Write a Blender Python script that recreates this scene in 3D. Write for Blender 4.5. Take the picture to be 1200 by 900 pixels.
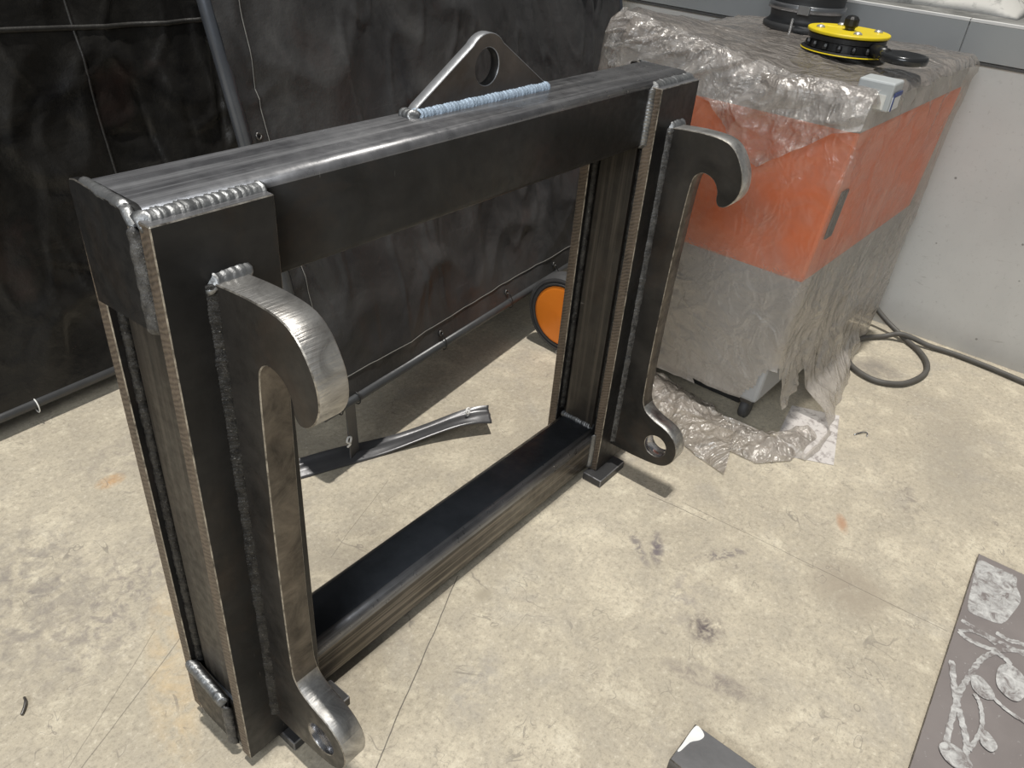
import bpy, bmesh, math, random
from mathutils import Vector, Matrix, noise
random.seed(7)
for _o in list(bpy.data.objects):
    bpy.data.objects.remove(_o)
SC = bpy.context.scene
COL = SC.collection
V = Vector

# ------------------------------------------------------------------ camera
YAW, PITCH, ROLL = 0.9390, -0.5828, -0.0910
fw = V((math.sin(YAW) * math.cos(PITCH), math.cos(YAW) * math.cos(PITCH), math.sin(PITCH)))
r0 = V((math.cos(YAW), -math.sin(YAW), 0)); d0 = fw.cross(r0)
ri = math.cos(ROLL) * r0 + math.sin(ROLL) * d0
dn = -math.sin(ROLL) * r0 + math.cos(ROLL) * d0
cam = bpy.data.cameras.new('camera')
cam.sensor_width = 36.0; cam.lens = 914.43 / 1200 * 36.0
cam.clip_start = 0.02
co = bpy.data.objects.new('camera', cam); COL.objects.link(co)
co.matrix_world = Matrix(((ri.x, -dn.x, -fw.x, -0.4073), (ri.y, -dn.y, -fw.y, -0.8271),
                          (ri.z, -dn.z, -fw.z, 1.4622), (0, 0, 0, 1)))
SC.camera = co

# ------------------------------------------------------------------ world and light
w = bpy.data.worlds.new('world'); SC.world = w; w.use_nodes = True
bg = w.node_tree.nodes['Background']
bg.inputs[0].default_value = (0.93, 0.97, 1.0, 1); bg.inputs[1].default_value = 0.11
def lamp(name, kind, loc, target, energy, color):
    l = bpy.data.lights.new(name, kind); l.energy = energy; l.color = color
    o = bpy.data.objects.new(name, l); COL.objects.link(o); o.location = loc
    o.rotation_euler = (V(target) - V(loc)).to_track_quat('-Z', 'Y').to_euler()
    return l
sun = lamp('sun', 'SUN', (1.2, -0.2, 8), (1.32, -0.2, 0), 2.95, (1.0, 0.96, 0.89)); sun.angle = math.radians(1.6)
side_fill = lamp('soft_side_fill', 'AREA', (-4.4, -1.7, 4.0), (1.6, 0.0, 0.5), 205, (0.95, 0.98, 1.0))  # added soft fill for the upright faces, not a known window
side_fill.shape = 'RECTANGLE'; side_fill.size = 3.6; side_fill.size_y = 2.0
SC.view_settings.view_transform = 'Standard'; SC.view_settings.look = 'None'
SC.view_settings.exposure = 0.06; SC.view_settings.gamma = 1.0

# ------------------------------------------------------------------ node helper
class N:
    def __init__(s, name):
        s.m = bpy.data.materials.new(name); s.m.use_nodes = True
        s.t = s.m.node_tree; s.b = s.t.nodes['Principled BSDF']; s.out = s.t.nodes['Material Output']
    def n(s, typ, ins=None, **kw):
        nd = s.t.nodes.new(typ)
        for k, v in kw.items(): setattr(nd, k, v)
        for k, v in (ins or {}).items(): s.put(nd.inputs[k], v)
        return nd
    def put(s, sock, v):
        if isinstance(v, bpy.types.NodeSocket): s.t.links.new(v, sock)
        else: sock.default_value = (*v, 1) if isinstance(v, tuple) and len(v) == 3 and sock.type == 'RGBA' else v
    def obj(s, scale=(1, 1, 1), rot=(0, 0, 0), loc=(0, 0, 0)):
        tc = s.n('ShaderNodeTexCoord')
        return s.n('ShaderNodeMapping', {'Vector': tc.outputs['Object'], 'Scale': scale, 'Rotation': rot, 'Location': loc}).outputs[0]
    def noise(s, vec, scale, detail=4, rough=.55, dist=0.0):
        return s.n('ShaderNodeTexNoise', {'Vector': vec, 'Scale': scale, 'Detail': detail, 'Roughness': rough, 'Distortion': dist}).outputs['Fac']
    def ramp(s, fac, *stops):
        nd = s.n('ShaderNodeValToRGB', {'Fac': fac}); r = nd.color_ramp
        while len(r.elements) < len(stops): r.elements.new(.5)
        for e, (p, c) in zip(r.elements, stops):
            e.position = p; e.color = (*c, 1) if isinstance(c, tuple) else (c, c, c, 1)
        return nd.outputs[0]
    def mix(s, f, a, b, blend='MIX'):
        nd = s.n('ShaderNodeMix', data_type='RGBA', blend_type=blend)
        s.put(nd.inputs['Factor'], f); s.put(nd.inputs[6], a); s.put(nd.inputs[7], b)
        return nd.outputs[2]
    def math(s, op, a, b=0.0, c=0.0, clamp=False):
        nd = s.n('ShaderNodeMath', operation=op, use_clamp=clamp)
        s.put(nd.inputs[0], a); s.put(nd.inputs[1], b); s.put(nd.inputs[2], c)
        return nd.outputs[0]
    def bump(s, h, strength=.3, dist=.01):
        return s.n('ShaderNodeBump', {'Height': h, 'Strength': strength, 'Distance': dist}).outputs[0]
    def crumple(s, scale, warp=.25):
        """facets with sharp ridges, as in creased sheet"""
        v = s.obj(); wn = s.n('ShaderNodeTexNoise', {'Vector': v, 'Scale': scale * .6, 'Detail': 3.0})
        v2 = s.n('ShaderNodeMix', data_type='VECTOR')
        s.put(v2.inputs['Factor'], warp * .4); s.put(v2.inputs[4], v); s.put(v2.inputs[5], wn.outputs['Color'])
        return s.n('ShaderNodeTexVoronoi', {'Vector': v2.outputs[1], 'Scale': scale}, feature='F1').outputs['Distance']
    def set(s, **kw):
        for k, v in kw.items(): s.put(s.b.inputs[k.replace('_', ' ')], v)
        return s.m

def simple(name, col, rough=.5, metal=0.0, var=.25, scale=30, bump=0.1):
    a = N(name); v = a.obj(); f = a.noise(v, scale, 5)
    c = a.mix(f, tuple(x * (1 - var) for x in col), tuple(min(1, x * (1 + var)) for x in col))
    return a.set(Base_Color=c, Roughness=rough, Metallic=metal, Normal=a.bump(a.noise(v, scale * 3, 3), bump, .004))

def mill_scale(name, base=(.017, .017, .0175), hi=(.038, .038, .039), streak=None, rough=.42, brown=.35, metal=.35, scol=(.21, .185, .155)):
    a = N(name); v = a.obj()
    f = a.noise(v, 9, 6, .6, .4); f2 = a.noise(v, 55, 4)
    c = a.mix(a.ramp(f, (.35, 0.0), (.75, 1.0)), base, hi)
    c = a.mix(a.math('MULTIPLY', a.ramp(a.noise(v, 5, 6, .7, .6), (.5, 0.0), (.72, 1.0)), brown), c, (.07, .046, .03))
    if streak:
        s = a.noise(a.obj(streak), 1.0, 5, .65)
        c = a.mix(a.ramp(s, (.46, 0.0), (.64, 1.0)), c, scol)
    # fine scratches of bare metal
    sc = a.ramp(a.noise(a.obj((300, 12, 20), (.4, .7, .3)), 1.0, 2), (.77, 0.0), (.8, 1.0))
    c = a.mix(a.math('MULTIPLY', sc, .35), c, (.4, .39, .37))
    return a.set(Base_Color=c, Metallic=metal, Specular_IOR_Level=.4, Roughness=a.ramp(f2, (.3, rough - .1), (.7, rough + .12)),
                 Normal=a.bump(f2, .08, .004))

STEEL = mill_scale('mill_scale_steel')
STEEL_TOP = mill_scale('brushed_steel_sky_sheen', (.10, .10, .107), (.24, .24, .25), (1.5, 60, 60), .34, .1, .55, (.30, .30, .31))  # brushed streaks, with sky reflection painted in as a lighter tone on top faces
STEEL_STREAK_V = mill_scale('streaked_steel_vertical', (.028, .025, .022), (.06, .054, .047), (90, 90, 1.6), .4, .3, .35, (.085, .074, .062))
STEEL_STREAK_X = mill_scale('streaked_steel_lengthwise', (.06, .053, .046), (.13, .115, .098), (1.3, 70, 70), .38, .2, .35, (.34, .30, .25))
STEEL_SHADE = mill_scale('blue_black_shaded_steel', (.05, .057, .068), (.09, .10, .118), None, .5, .0, .25)  # the top beam's shade painted into the bottom beam's top colour
HOOKFACE = mill_scale('hook_face_steel', (.02, .019, .018), (.06, .055, .05), None, .42, .5, .3)
EYEFACE = mill_scale('plate_face_rusty', (.07, .064, .06), (.145, .12, .105), None, .5, 1.0, .2)

def edge_bare():
    a = N('worn_bare_edge'); v = a.obj(); f = a.noise(v, 45, 5, .7)
    return a.set(Base_Color=a.ramp(f, (.35, (.10, .09, .08)), (.62, (.5, .47, .42))), Metallic=.75, Roughness=.38)
EDGE = edge_bare()
def flame_cut():
    a = N('flame_cut_edge')
    v = a.obj((1, 1, 1), (.45, .3, 0))
    wv = a.n('ShaderNodeTexWave', {'Vector': v, 'Scale': 40.0, 'Distortion': 5.0, 'Detail': 3.0, 'Detail Scale': 1.4}, bands_direction='Z').outputs['Fac']
    f = a.ramp(a.noise(a.obj((30, 30, 7)), 1.0, 5, .65), (.3, 0.0), (.7, 1.0))
    c = a.mix(f, (.045, .036, .028), (.17, .13, .095))
    c = a.mix(a.math('MULTIPLY', wv, .38), c, (.25, .2, .155))
    return a.set(Base_Color=c, Metallic=.2, Roughness=.55, Normal=a.bump(wv, .4, .003))
CUT = flame_cut()
def ground(name, lo, hi, rough, stretch, warm=.25):
    a = N(name); v = a.obj()
    f = a.noise(v, 14, 6, .7, .8); g = a.noise(a.obj(stretch), 1.0, 4, .6)
    c = a.mix(a.ramp(f, (.3, 0.0), (.68, 1.0)), lo, hi)
    c = a.mix(a.math('MULTIPLY', a.ramp(a.noise(v, 7, 5, .7, .5), (.48, 0.0), (.7, 1.0)), warm), c, (.26, .2, .15))
    return a.set(Base_Color=c, Metallic=.85, Roughness=a.ramp(f, (.3, rough + .16), (.7, rough)),
                 Normal=a.bump(a.math('ADD', g, a.math('MULTIPLY', f, .6)), .28, .006))
RIM = ground('hand_ground_steel', (.17, .165, .16), (.72, .71, .69), .34, (8, 160, 160))
RIM_ARM = ground('ground_brown_steel', (.06, .054, .048), (.2, .178, .155), .42, (8, 120, 18), .12)
LUGRIM = simple('bright_cut_edge', (.42, .43, .45), .42, .7, .2, 60)
WELD = ground('weld_metal_bright', (.10, .105, .11), (.40, .41, .42), .36, (60, 60, 60), .1)
WELD_GREY = ground('weld_metal_grey', (.07, .07, .072), (.20, .20, .20), .44, (90, 90, 90), .1)
def weld_grain(name, lo, hi, speck):
    a = N(name); v = a.obj(); f = a.noise(v, 60, 5, .7); g = a.noise(v, 330, 4, .7)
    c = a.mix(a.ramp(f, (.35, 0.0), (.65, 1.0)), lo, hi)
    c = a.mix(a.ramp(g, (.62, 0.0), (.70, 1.0)), c, speck)
    return a.set(Base_Color=c, Metallic=.6, Roughness=.42, Normal=a.bump(a.math('ADD', f, g), .55, .004))
WELD_GREY = weld_grain('weld_metal_grey_grain', (.05, .05, .052), (.17, .17, .17), (.4, .4, .4))
WELD_DARK = weld_grain('weld_metal_dark_grain', (.014, .014, .015), (.07, .068, .065), (.33, .32, .3))
WELD_OLD = ground('weld_metal_dark', (.02, .02, .021), (.085, .083, .08), .42, (60, 60, 60), .1)
WELD_BLUE = simple('weld_metal_bluish', (.36, .45, .56), .5, .3, .45, 120, .4)
BORE = simple('machined_bore', (.5, .5, .52), .22, .95, .1, 40)

# ------------------------------------------------------------------ mesh helpers
def link(name, bm, mats, parent=None, smooth=False):
    me = bpy.data.meshes.new(name)
    bmesh.ops.recalc_face_normals(bm, faces=bm.faces)
    bm.to_mesh(me); bm.free()
    for m in (mats if isinstance(mats, (list, tuple)) else [mats]): me.materials.append(m)
    if smooth:
        for p in me.polygons: p.use_smooth = True
    o = bpy.data.objects.new(name, me); COL.objects.link(o)
    if parent: o.parent = parent
    return o
def empty(name, loc, label, cat, group=None):
    o = bpy.data.objects.new(name, None); COL.objects.link(o); o.location = loc
    o.empty_display_size = .05
    return tag(o, label, cat, group)
def tag(o, label=None, cat=None, group=None, kind=None):
    if label: o['label'] = label
    if cat: o['category'] = cat
    if group: o['group'] = group
    if kind: o['kind'] = kind
    return o
def box_bm(a, b, bev=0.0, seg=2, bm=None, bmat=0, mat=0):
    bm = bm or bmesh.new()
    x0, y0, z0 = a; x1, y1, z1 = b
    vs = [bm.verts.new((x, y, z)) for x in (x0, x1) for y in (y0, y1) for z in (z0, z1)]
    fs = [bm.faces.new([vs[i] for i in q]) for q in ((0, 1, 3, 2), (4, 6, 7, 5), (0, 4, 5, 1), (2, 3, 7, 6), (0, 2, 6, 4), (1, 5, 7, 3))]
    for f in fs: f.material_index = mat
    if bev:
        es = list({e for f in fs for e in f.edges})
        bmesh.ops.bevel(bm, geom=es, offset=bev, segments=seg, affect='EDGES', profile=.5, material=bmat if bmat else -1)
    return bm
def lathe(bm, prof, c, axis='Z', seg=32, mat=0, close=True):
    """prof: list of (radius, height)"""
    rings = []
    for r, h in prof:
        ring = []
        for k in range(seg):
            t = 2 * math.pi * k / seg; u, v_ = r * math.cos(t), r * math.sin(t)
            p = {'Z': (u, v_, h), 'X': (h, u, v_), 'Y': (u, h, v_)}[axis]
            ring.append(bm.verts.new(V(p) + V(c)))
        rings.append(ring)
    for a, b in zip(rings, rings[1:]):
        for k in range(seg):
            f = bm.faces.new((a[k], a[(k + 1) % seg], b[(k + 1) % seg], b[k])); f.material_index = mat
    if close:
        for r_ in (rings[0], rings[-1]):
            f = bm.faces.new(r_); f.material_index = mat
    return bm
def tube(bm, pts, rad, seg=8, mat=0, cap=True, sub=0):
    pts = [V(p) for p in pts]
    if sub:
        out = []
        for i in range(len(pts) - 1):
            p0 = pts[max(i - 1, 0)]; p1 = pts[i]; p2 = pts[i + 1]; p3 = pts[min(i + 2, len(pts) - 1)]
            for k in range(sub):
                t = k / sub
                out.append(.5 * ((2 * p1) + (p2 - p0) * t + (2 * p0 - 5 * p1 + 4 * p2 - p3) * t * t + (3 * p1 - p0 - 3 * p2 + p3) * t ** 3))
        out.append(pts[-1]); pts = out
    n = len(pts); up = V((0, 0, 1)); rings = []
    d = (pts[1] - pts[0]).normalized()
    nrm = d.orthogonal().normalized()
    for i, p in enumerate(pts):
        d2 = (pts[min(i + 1, n - 1)] - pts[max(i - 1, 0)]).normalized()
        nrm = (nrm - d2 * nrm.dot(d2)).normalized(); b = d2.cross(nrm)
        r = rad[i] if isinstance(rad, (list, tuple)) else rad
        rings.append([bm.verts.new(p + r * (math.cos(2 * math.pi * k / seg) * nrm + math.sin(2 * math.pi * k / seg) * b)) for k in range(seg)])
    for a, b_ in zip(rings, rings[1:]):
        for k in range(seg):
            f = bm.faces.new((a[k], a[(k + 1) % seg], b_[(k + 1) % seg], b_[k])); f.material_index = mat
    if cap:
        for r_ in (rings[0], rings[-1]):
            bm.faces.new(r_).material_index = mat
    return bm
def arc(c, r, a0, a1, n):
    return [(c[0] + r * math.cos(math.radians(a0 + (a1 - a0) * k / n)), c[1] + r * math.sin(math.radians(a0 + (a1 - a0) * k / n))) for k in range(n + 1)]
def smooth_loop(pts, sub=3):
    """closed catmull-rom through 2-D points; a point given with a third entry True stays a sharp corner"""
    out = []; n = len(pts)
    for i in range(n):
        p1, p2 = pts[i], pts[(i + 1) % n]
        p0 = p1 if len(p1) > 2 else pts[i - 1]; p3 = p2 if len(p2) > 2 else pts[(i + 2) % n]
        for k in range(sub):
            t = k / sub
            out.append(tuple(.5 * (2 * p1[j] + (p2[j] - p0[j]) * t + (2 * p0[j] - 5 * p1[j] + 4 * p2[j] - p3[j]) * t * t + (3 * p1[j] - p0[j] - 3 * p2[j] + p3[j]) * t ** 3) for j in (0, 1)))
    return out
def plate_bm(outer, holes, to3, thick, face_mat=0, rim_mat=1, bore_mat=2, bev=.0015, edge_mat=3, rim_pick=None):
    """extruded outline with through holes; to3(u, v, w) maps outline to space, w runs 0..thick"""
    bm = bmesh.new()
    loops = [outer] + holes; es = []
    for lp in loops:
        vs = [bm.verts.new(to3(u, v_, 0)) for u, v_ in lp]
        es += [bm.edges.new((vs[i], vs[(i + 1) % len(vs)])) for i in range(len(vs))]
    bmesh.ops.triangle_fill(bm, edges=es, use_beauty=True)
    bottom = list(bm.faces)
    for f in bottom: f.material_index = face_mat
    off = V(to3(0, 0, thick)) - V(to3(0, 0, 0))
    ret = bmesh.ops.extrude_face_region(bm, geom=bottom, use_keep_orig=True)
    nv = [g for g in ret['geom'] if isinstance(g, bmesh.types.BMVert)]
    for v_ in nv: v_.co += off
    keep = set(bottom) | {g for g in ret['geom'] if isinstance(g, bmesh.types.BMFace)}
    bm.normal_update()
    hole_pts = set()
    for lp in holes:
        for u, v_ in lp:
            hole_pts.add(tuple(round(x, 5) for x in to3(u, v_, 0)))
    rims = [f for f in bm.faces if f not in keep]
    edges = set()
    for f in rims:
        isb = any(tuple(round(x, 5) for x in v_.co) in hole_pts for v_ in f.verts)
        f.material_index = bore_mat if isb else (rim_pick(f) if rim_pick else rim_mat)
        f.smooth = True
        for e in f.edges:
            if any(g in keep for g in e.link_faces): edges.add(e)
    if bev:
        bmesh.ops.bevel(bm, geom=list(edges), offset=bev, segments=1, affect='EDGES', material=edge_mat)
    return bm
def weld_bm(p0, p1, out, r, pitch=.0065, bm=None, flat=.75, jitter=.16, mat=0, rip=.12):
    """a ripple bead along p0-p1, its crown facing `out`: crescents stacked along the run"""
    bm = bm or bmesh.new()
    p0, p1 = V(p0), V(p1); d = p1 - p0; L = d.length; d.normalize()
    o = V(out); o = (o - d * o.dot(d)).normalized(); s = d.cross(o)
    per = 5; n = max(4, int(L / pitch * per)); seg = 9; rings = []
    for i in range(n + 1):
        t = i / n * L; ph = (t / pitch) % 1.0
        ph = ((t + .35 * pitch * noise.noise(V((t * 90, p0.y * 9, p0.z * 5)))) / pitch) % 1.0
        rr = r * (.9 + rip * (1 - ph) ** .8) * (1 + jitter * noise.noise(V((t * 60, p0.x * 9, p0.z * 7))))
        if i in (0, n): rr *= .55
        ring = []
        for k in range(seg):
            a = math.pi * (k / (seg - 1) * 1.3 - .65)
            sh = .95 * r * math.cos(a)
            ring.append(bm.verts.new(p0 + d * min(max(t + sh * .8 - .3 * r, -r * .4), L + r * .4) + (o * math.cos(a) * flat + s * math.sin(a)) * rr * (1 + .07 * noise.noise(V((t * 260, a * 2.5, p0.x * 3))))))
        rings.append(ring)
    for a, b in zip(rings, rings[1:]):
        for k in range(seg - 1):
            f = bm.faces.new((a[k], a[k + 1], b[k + 1], b[k])); f.material_index = mat; f.smooth = True
        f = bm.faces.new((a[seg - 1], a[0], b[0], b[seg - 1])); f.material_index = mat
    bm.faces.new(rings[0]); bm.faces.new(rings[-1])
    return bm

# ------------------------------------------------------------------ setting: floor, wall, flashing, ledge
def concrete_floor():
    a = N('worn_concrete_floor'); v = a.obj()
    big = a.noise(v, 1.6, 5, .6, .3); mid = a.noise(v, 9, 7, .72, .4); fine = a.noise(v, 75, 6, .75)
    c = a.mix(a.ramp(big, (.32, 0.0), (.68, 1.0)), (.40, .355, .275), (.58, .52, .405))
    c = a.mix(a.ramp(mid, (.36, .6), (.58, 0.0)), c, (.36, .325, .265))
    c = a.mix(a.ramp(mid, (.54, 0.0), (.72, .65)), c, (.72, .665, .53))
    c = a.mix(a.ramp(fine, (.35, .6), (.49, 0.0)), c, (.26, .23, .185))
    c = a.mix(a.ramp(a.noise(v, 190, 4, .8), (.34, .5), (.46, 0.0)), c, (.2, .175, .145))
    c = a.mix(a.ramp(a.noise(v, 4.2, 6, .7, .5), (.55, 0.0), (.72, .5)), c, (.34, .315, .28))
    c = a.mix(a.ramp(fine, (.56, 0.0), (.7, .5)), c, (.8, .75, .63))
    # short scuffs, drawn along two directions
    for rot, sc, th, amt in ((.45, (6, 110, 1), .72, .55), (-.75, (10, 150, 1), .74, .5), (1.3, (11, 140, 1), .74, .5), (.1, (9, 170, 1), .74, .45)):
        s = a.noise(a.obj(sc, (0, 0, rot)), 1.0, 4, .6, .5)
        c = a.mix(a.math('MULTIPLY', a.math('MULTIPLY', a.ramp(s, (th - .08, 0.0), (th, 1.0)), amt), a.ramp(a.noise(a.obj((1, 1, 1), (0, 0, 0), (rot * 7, 3, 0)), 5, 3), (.5, 0.0), (.62, 1.0))), c, (.19, .17, .15))
    sep = a.n('ShaderNodeSeparateXYZ', {'Vector': v}); X, Y = sep.outputs[0], sep.outputs[1]
    def spot(cx, cy, rx, ry, col, amt, scale=22, lo=.42, hi=.6, c=None, ang=0.0):
        ca, sa = math.cos(ang), math.sin(ang)
        dx = a.math('SUBTRACT', X, cx); dy = a.math('SUBTRACT', Y, cy)
        u = a.math('ADD', a.math('MULTIPLY', dx, ca / rx), a.math('MULTIPLY', dy, sa / rx))
        w_ = a.math('SUBTRACT', a.math('MULTIPLY', dy, ca / ry), a.math('MULTIPLY', dx, sa / ry))
        d = a.math('ADD', a.math('MULTIPLY', u, u), a.math('MULTIPLY', w_, w_))
        m = a.math('SUBTRACT', 1.0, d, clamp=True)
        f = a.ramp(a.noise(v, scale, 6, .7, .6), (lo, 0.0), (hi, 1.0))
        return a.mix(a.math('MULTIPLY', a.math('MULTIPLY', m, f), amt), c, col)
    # dark worn smears left of the frame, oil marks and rust blooms
    c = spot(-.12, .72, .34, .2, (.2, .18, .17), .75, 19, .44, .62, c, .8)
    c = spot(.03, .55, .3, .13, (.21, .185, .175), .7, 30, .46, .6, c, .5)
    c = spot(.32, 1.02, .22, .1, (.23, .2, .18), .55, 24, .44, .6, c)
    c = spot(.23, .95, .045, .03, (.5, .27, .10), .8, 30, .3, .6, c)
    c = spot(.02, .3, .06, .3, (.58, .43, .24), .6, 12, .4, .6, c, -.5)
    c = spot(1.05, -.28, .07, .022, (.15, .13, .14), 1.0, 30, .4, .55, c, .5)
    c = spot(.9, -.5, .06, .05, (.12, .10, .10), 1.0, 34, .4, .58, c)
    c = spot(.78, -.58, .035, .14, (.22, .19, .17), .9, 26, .42, .6, c, .3)
    c = spot(1.27, -.72, .12, .12, (.33, .285, .225), .9, 9, .3, .5, c)
    c = spot(.62, -.05, .03, .025, (.34, .30, .23), .8, 8, .2, .4, c)
    c = spot(1.5, -.62, .05, .018, (.42, .22, .12), .7, 14, .3, .5, c, .5)
    c = spot(2.45, -.42, .1, .1, (.2, .18, .16), .8, 10, .3, .5, c)
    c = spot(2.05, -.78, .42, .13, (.33, .30, .25), .7, 9, .35, .6, c, .25)
    c = spot(1.75, -.72, .12, .05, (.24, .21, .18), .8, 30, .46, .6, c, .6)
    c = spot(1.15, -.42, .10, .02, (.17, .15, .15), .9, 40, .48, .58, c, -.6)
    c = spot(1.02, -.24, .09, .016, (.18, .16, .16), .8, 44, .45, .56, c, .9)
    c = spot(.95, -.42, .12, .05, (.27, .24, .22), .7, 26, .44, .6, c, .3)
    c = spot(.42, -.2, .12, .06, (.28, .26, .24), .7, 18, .38, .6, c, .4)
    c = spot(.40, .30, .14, .10, (.3, .27, .22), .6, 14, .4, .6, c)
    # curled hair-line scratches
    for sc_, th_, am in ((7, .012, .55), (12, .012, .45)):
        n1 = a.noise(a.obj((1, 1, 1), (0, 0, .5), (sc_, 2, 0)), sc_, 2, .5, 1.5); n2 = a.noise(a.obj((1, 1, 1), (0, 0, 0), (3, sc_, 0)), sc_ * .8, 2)
        ln = a.math('LESS_THAN', a.math('ABSOLUTE', a.math('SUBTRACT', n1, .5)), th_ * .5)
        c = a.mix(a.math('MULTIPLY', a.math('MULTIPLY', ln, a.ramp(n2, (.56, 0.0), (.62, 1.0))), am), c, (.2, .18, .155))
    def crack(x0, y0, x1, y1, wd, amt, c):
        L = math.hypot(x1 - x0, y1 - y0); ux, uy = (x1 - x0) / L, (y1 - y0) / L
        dx = a.math('SUBTRACT', X, x0); dy = a.math('SUBTRACT', Y, y0)
        al = a.math('ADD', a.math('MULTIPLY', dx, ux), a.math('MULTIPLY', dy, uy))
        wob = a.math('MULTIPLY', a.math('SUBTRACT', a.noise(v, 5, 3), .5), .012)
        pe = a.math('ABSOLUTE', a.math('ADD', a.math('SUBTRACT', a.math('MULTIPLY', dx, -uy), a.math('MULTIPLY', dy, -ux)), wob))
        m = a.math('MULTIPLY', a.math('LESS_THAN', pe, wd), a.math('MULTIPLY', a.math('GREATER_THAN', al, 0.0), a.math('LESS_THAN', al, L)))
        return a.mix(a.math('MULTIPLY', m, amt), c, (.09, .08, .07))
    c = crack(.62, .037, -.4, -.43, .0012, .85, c)
    c = crack(1.26, -.25, 1.30, -.95, .0011, .55, c)
    c = crack(.45, .31, .75, .42, .001, .4, c)
    c = crack(-.45, .12, .16, .40, .0011, .55, c)
    c = crack(-.3, .2, .05, .42, .0009, .45, c)
    c = crack(1.22, -.15, 1.24, -.33, .0015, .6, c)
    h = a.math('ADD', a.math('MULTIPLY', fine, .5), mid)
    return a.set(Base_Color=c, Roughness=a.ramp(mid, (.3, .6), (.7, .82)), Normal=a.bump(h, .22, .006))
bm = bmesh.new()
fv = [bm.verts.new(p) for p in ((-6, -6, 0), (7, -6, 0), (7, 7, 0), (-6, 7, 0), (-6, -6, -.1), (7, -6, -.1), (7, 7, -.1), (-6, 7, -.1))]
for q in ((0, 1, 2, 3), (7, 6, 5, 4), (0, 4, 5, 1), (1, 5, 6, 2), (2, 6, 7, 3), (3, 7, 4, 0)): bm.faces.new([fv[i] for i in q])
tag(link('floor', bm, concrete_floor()), kind='structure')

def wall_mat():
    a = N('painted_concrete_wall'); v = a.obj()
    f = a.noise(v, 3.2, 5, .6, .3); g = a.noise(v, 60, 5, .7); st = a.noise(a.obj((1, 9, 40)), 1.0, 4, .6, .3)
    c = a.mix(f, (.56, .56, .55), (.75, .75, .735))
    c = a.mix(a.ramp(g, (.3, .35), (.42, 0.0)), c, (.38, .37, .35))
    c = a.mix(a.ramp(st, (.66, 0.0), (.74, .5)), c, (.40, .39, .37))
    pits = a.n('ShaderNodeTexVoronoi', {'Vector': v, 'Scale': 16.0}).outputs['Distance']
    c = a.mix(a.ramp(pits, (.05, .8), (.085, 0.0)), c, (.2, .19, .18))
    sep = a.n('ShaderNodeSeparateXYZ', {'Vector': v})
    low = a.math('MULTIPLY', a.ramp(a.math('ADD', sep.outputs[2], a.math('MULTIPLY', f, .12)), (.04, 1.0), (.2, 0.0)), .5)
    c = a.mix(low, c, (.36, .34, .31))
    return a.set(Base_Color=c, Roughness=.6, Normal=a.bump(g, .12, .005))
tag(link('unseen_back_wall', box_bm((-6, 3.2, 0), (2.84, 3.4, 4.2)), simple('dark_light_block', (.05, .05, .052), .8, 0, .2, 3)), kind='structure')  # unseen wall added to block world light behind the curtains
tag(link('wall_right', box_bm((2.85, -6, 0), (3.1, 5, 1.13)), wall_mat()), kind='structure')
# grey sheet-metal flashing along the top of the wall: panels with an open joint
FLASH = simple('grey_flashing', (.40, .42, .43), .42, .15, .08, 6, .05)
FLASH_EDGE = simple('white_flashing_edge', (.82, .82, .81), .5, 0, .06, 20)
tr = bpy.data.objects.new('trim_1', None); COL.objects.link(tr); tag(tr, kind='structure')
for (ya, yb) in ((-.2335, 1.6), (-2.2, -.2365), (1.603, 3.5), (-4.2, -2.203)):
    p = link('panel', box_bm((2.838, ya, 1.03), (2.851, yb, 1.146), .0015, 1), FLASH, tr)
    e = link('edge_strip', box_bm((2.8365, ya, 1.1462), (2.862, yb, 1.1545)), FLASH_EDGE, p)
tag(link('trim_2', box_bm((2.838, -4.2, 1.0185), (2.851, 3.5, 1.0275)), simple('dark_joint', (.1, .1, .1), .7)), kind='structure')
def ledge_mat():
    a = N('grimy_ledge'); v = a.obj(); f = a.noise(v, 5, 6, .65, .8)
    return a.set(Base_Color=a.ramp(f, (.35, (.10, .10, .095)), (.6, (.27, .27, .26))), Roughness=.8)
tag(link('trim_3', box_bm((2.865, -4.2, 1.1305), (7, 3.5, 1.142)), ledge_mat()), kind='structure')
# pale stained slab lying on the ledge
def slab_mat():
    a = N('stained_pale_slab'); v = a.obj(); f = a.noise(v, 7, 6, .65, 1.2)
    c = a.mix(a.ramp(f, (.34, 1.0), (.46, 0.0)), (.58, .57, .54), (.3, .3, .285))
    return a.set(Base_Color=c, Roughness=.7, Normal=a.bump(f, .3, .01))
sl = bmesh.new()
rows = []
for i in range(15):
    row = []
    for j in range(25):
        u, t = i / 14, j / 24
        x = 3.14 + .9 * u + .05 * math.sin(t * 5); y = -.33 + .62 * t
        z = 1.15 + .07 * math.sin(min(1, u * 3.2) * math.pi / 2) * min(1, 6 * t, 6 * (1 - t)) + .012 * noise.noise(V((x * 7, y * 7, 1)))
        row.append(sl.verts.new((x, y, z if 0 < i < 14 and 0 < j < 24 else 1.1425)))
    rows.append(row)
for i in range(14):
    for j in range(24): sl.faces.new((rows[i][j], rows[i + 1][j], rows[i + 1][j + 1], rows[i][j + 1]))
base = [r_[0] for r_ in rows] + rows[-1][1:] + [r_[-1] for r_ in rows[-2::-1]] + rows[0][-2:0:-1]
sl.faces.new(base)
tag(link('stone_slab', sl, slab_mat(), None, True), 'pale grey stained slab on the ledge behind the grey wall flashing', 'slab')
bo = empty('storage_box', (3.62, -.42, 1.1425), 'dark blue-grey box on the ledge in the top right corner', 'box')
link('body', box_bm((-.09, -.07, 0), (.14, .075, .09), .006), simple('dark_box', (.10, .105, .13), .5), bo)
link('lid', box_bm((-.095, -.075, .0905), (.145, .08, .105), .003), simple('box_lid', (.2, .21, .24), .4), bo)

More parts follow.
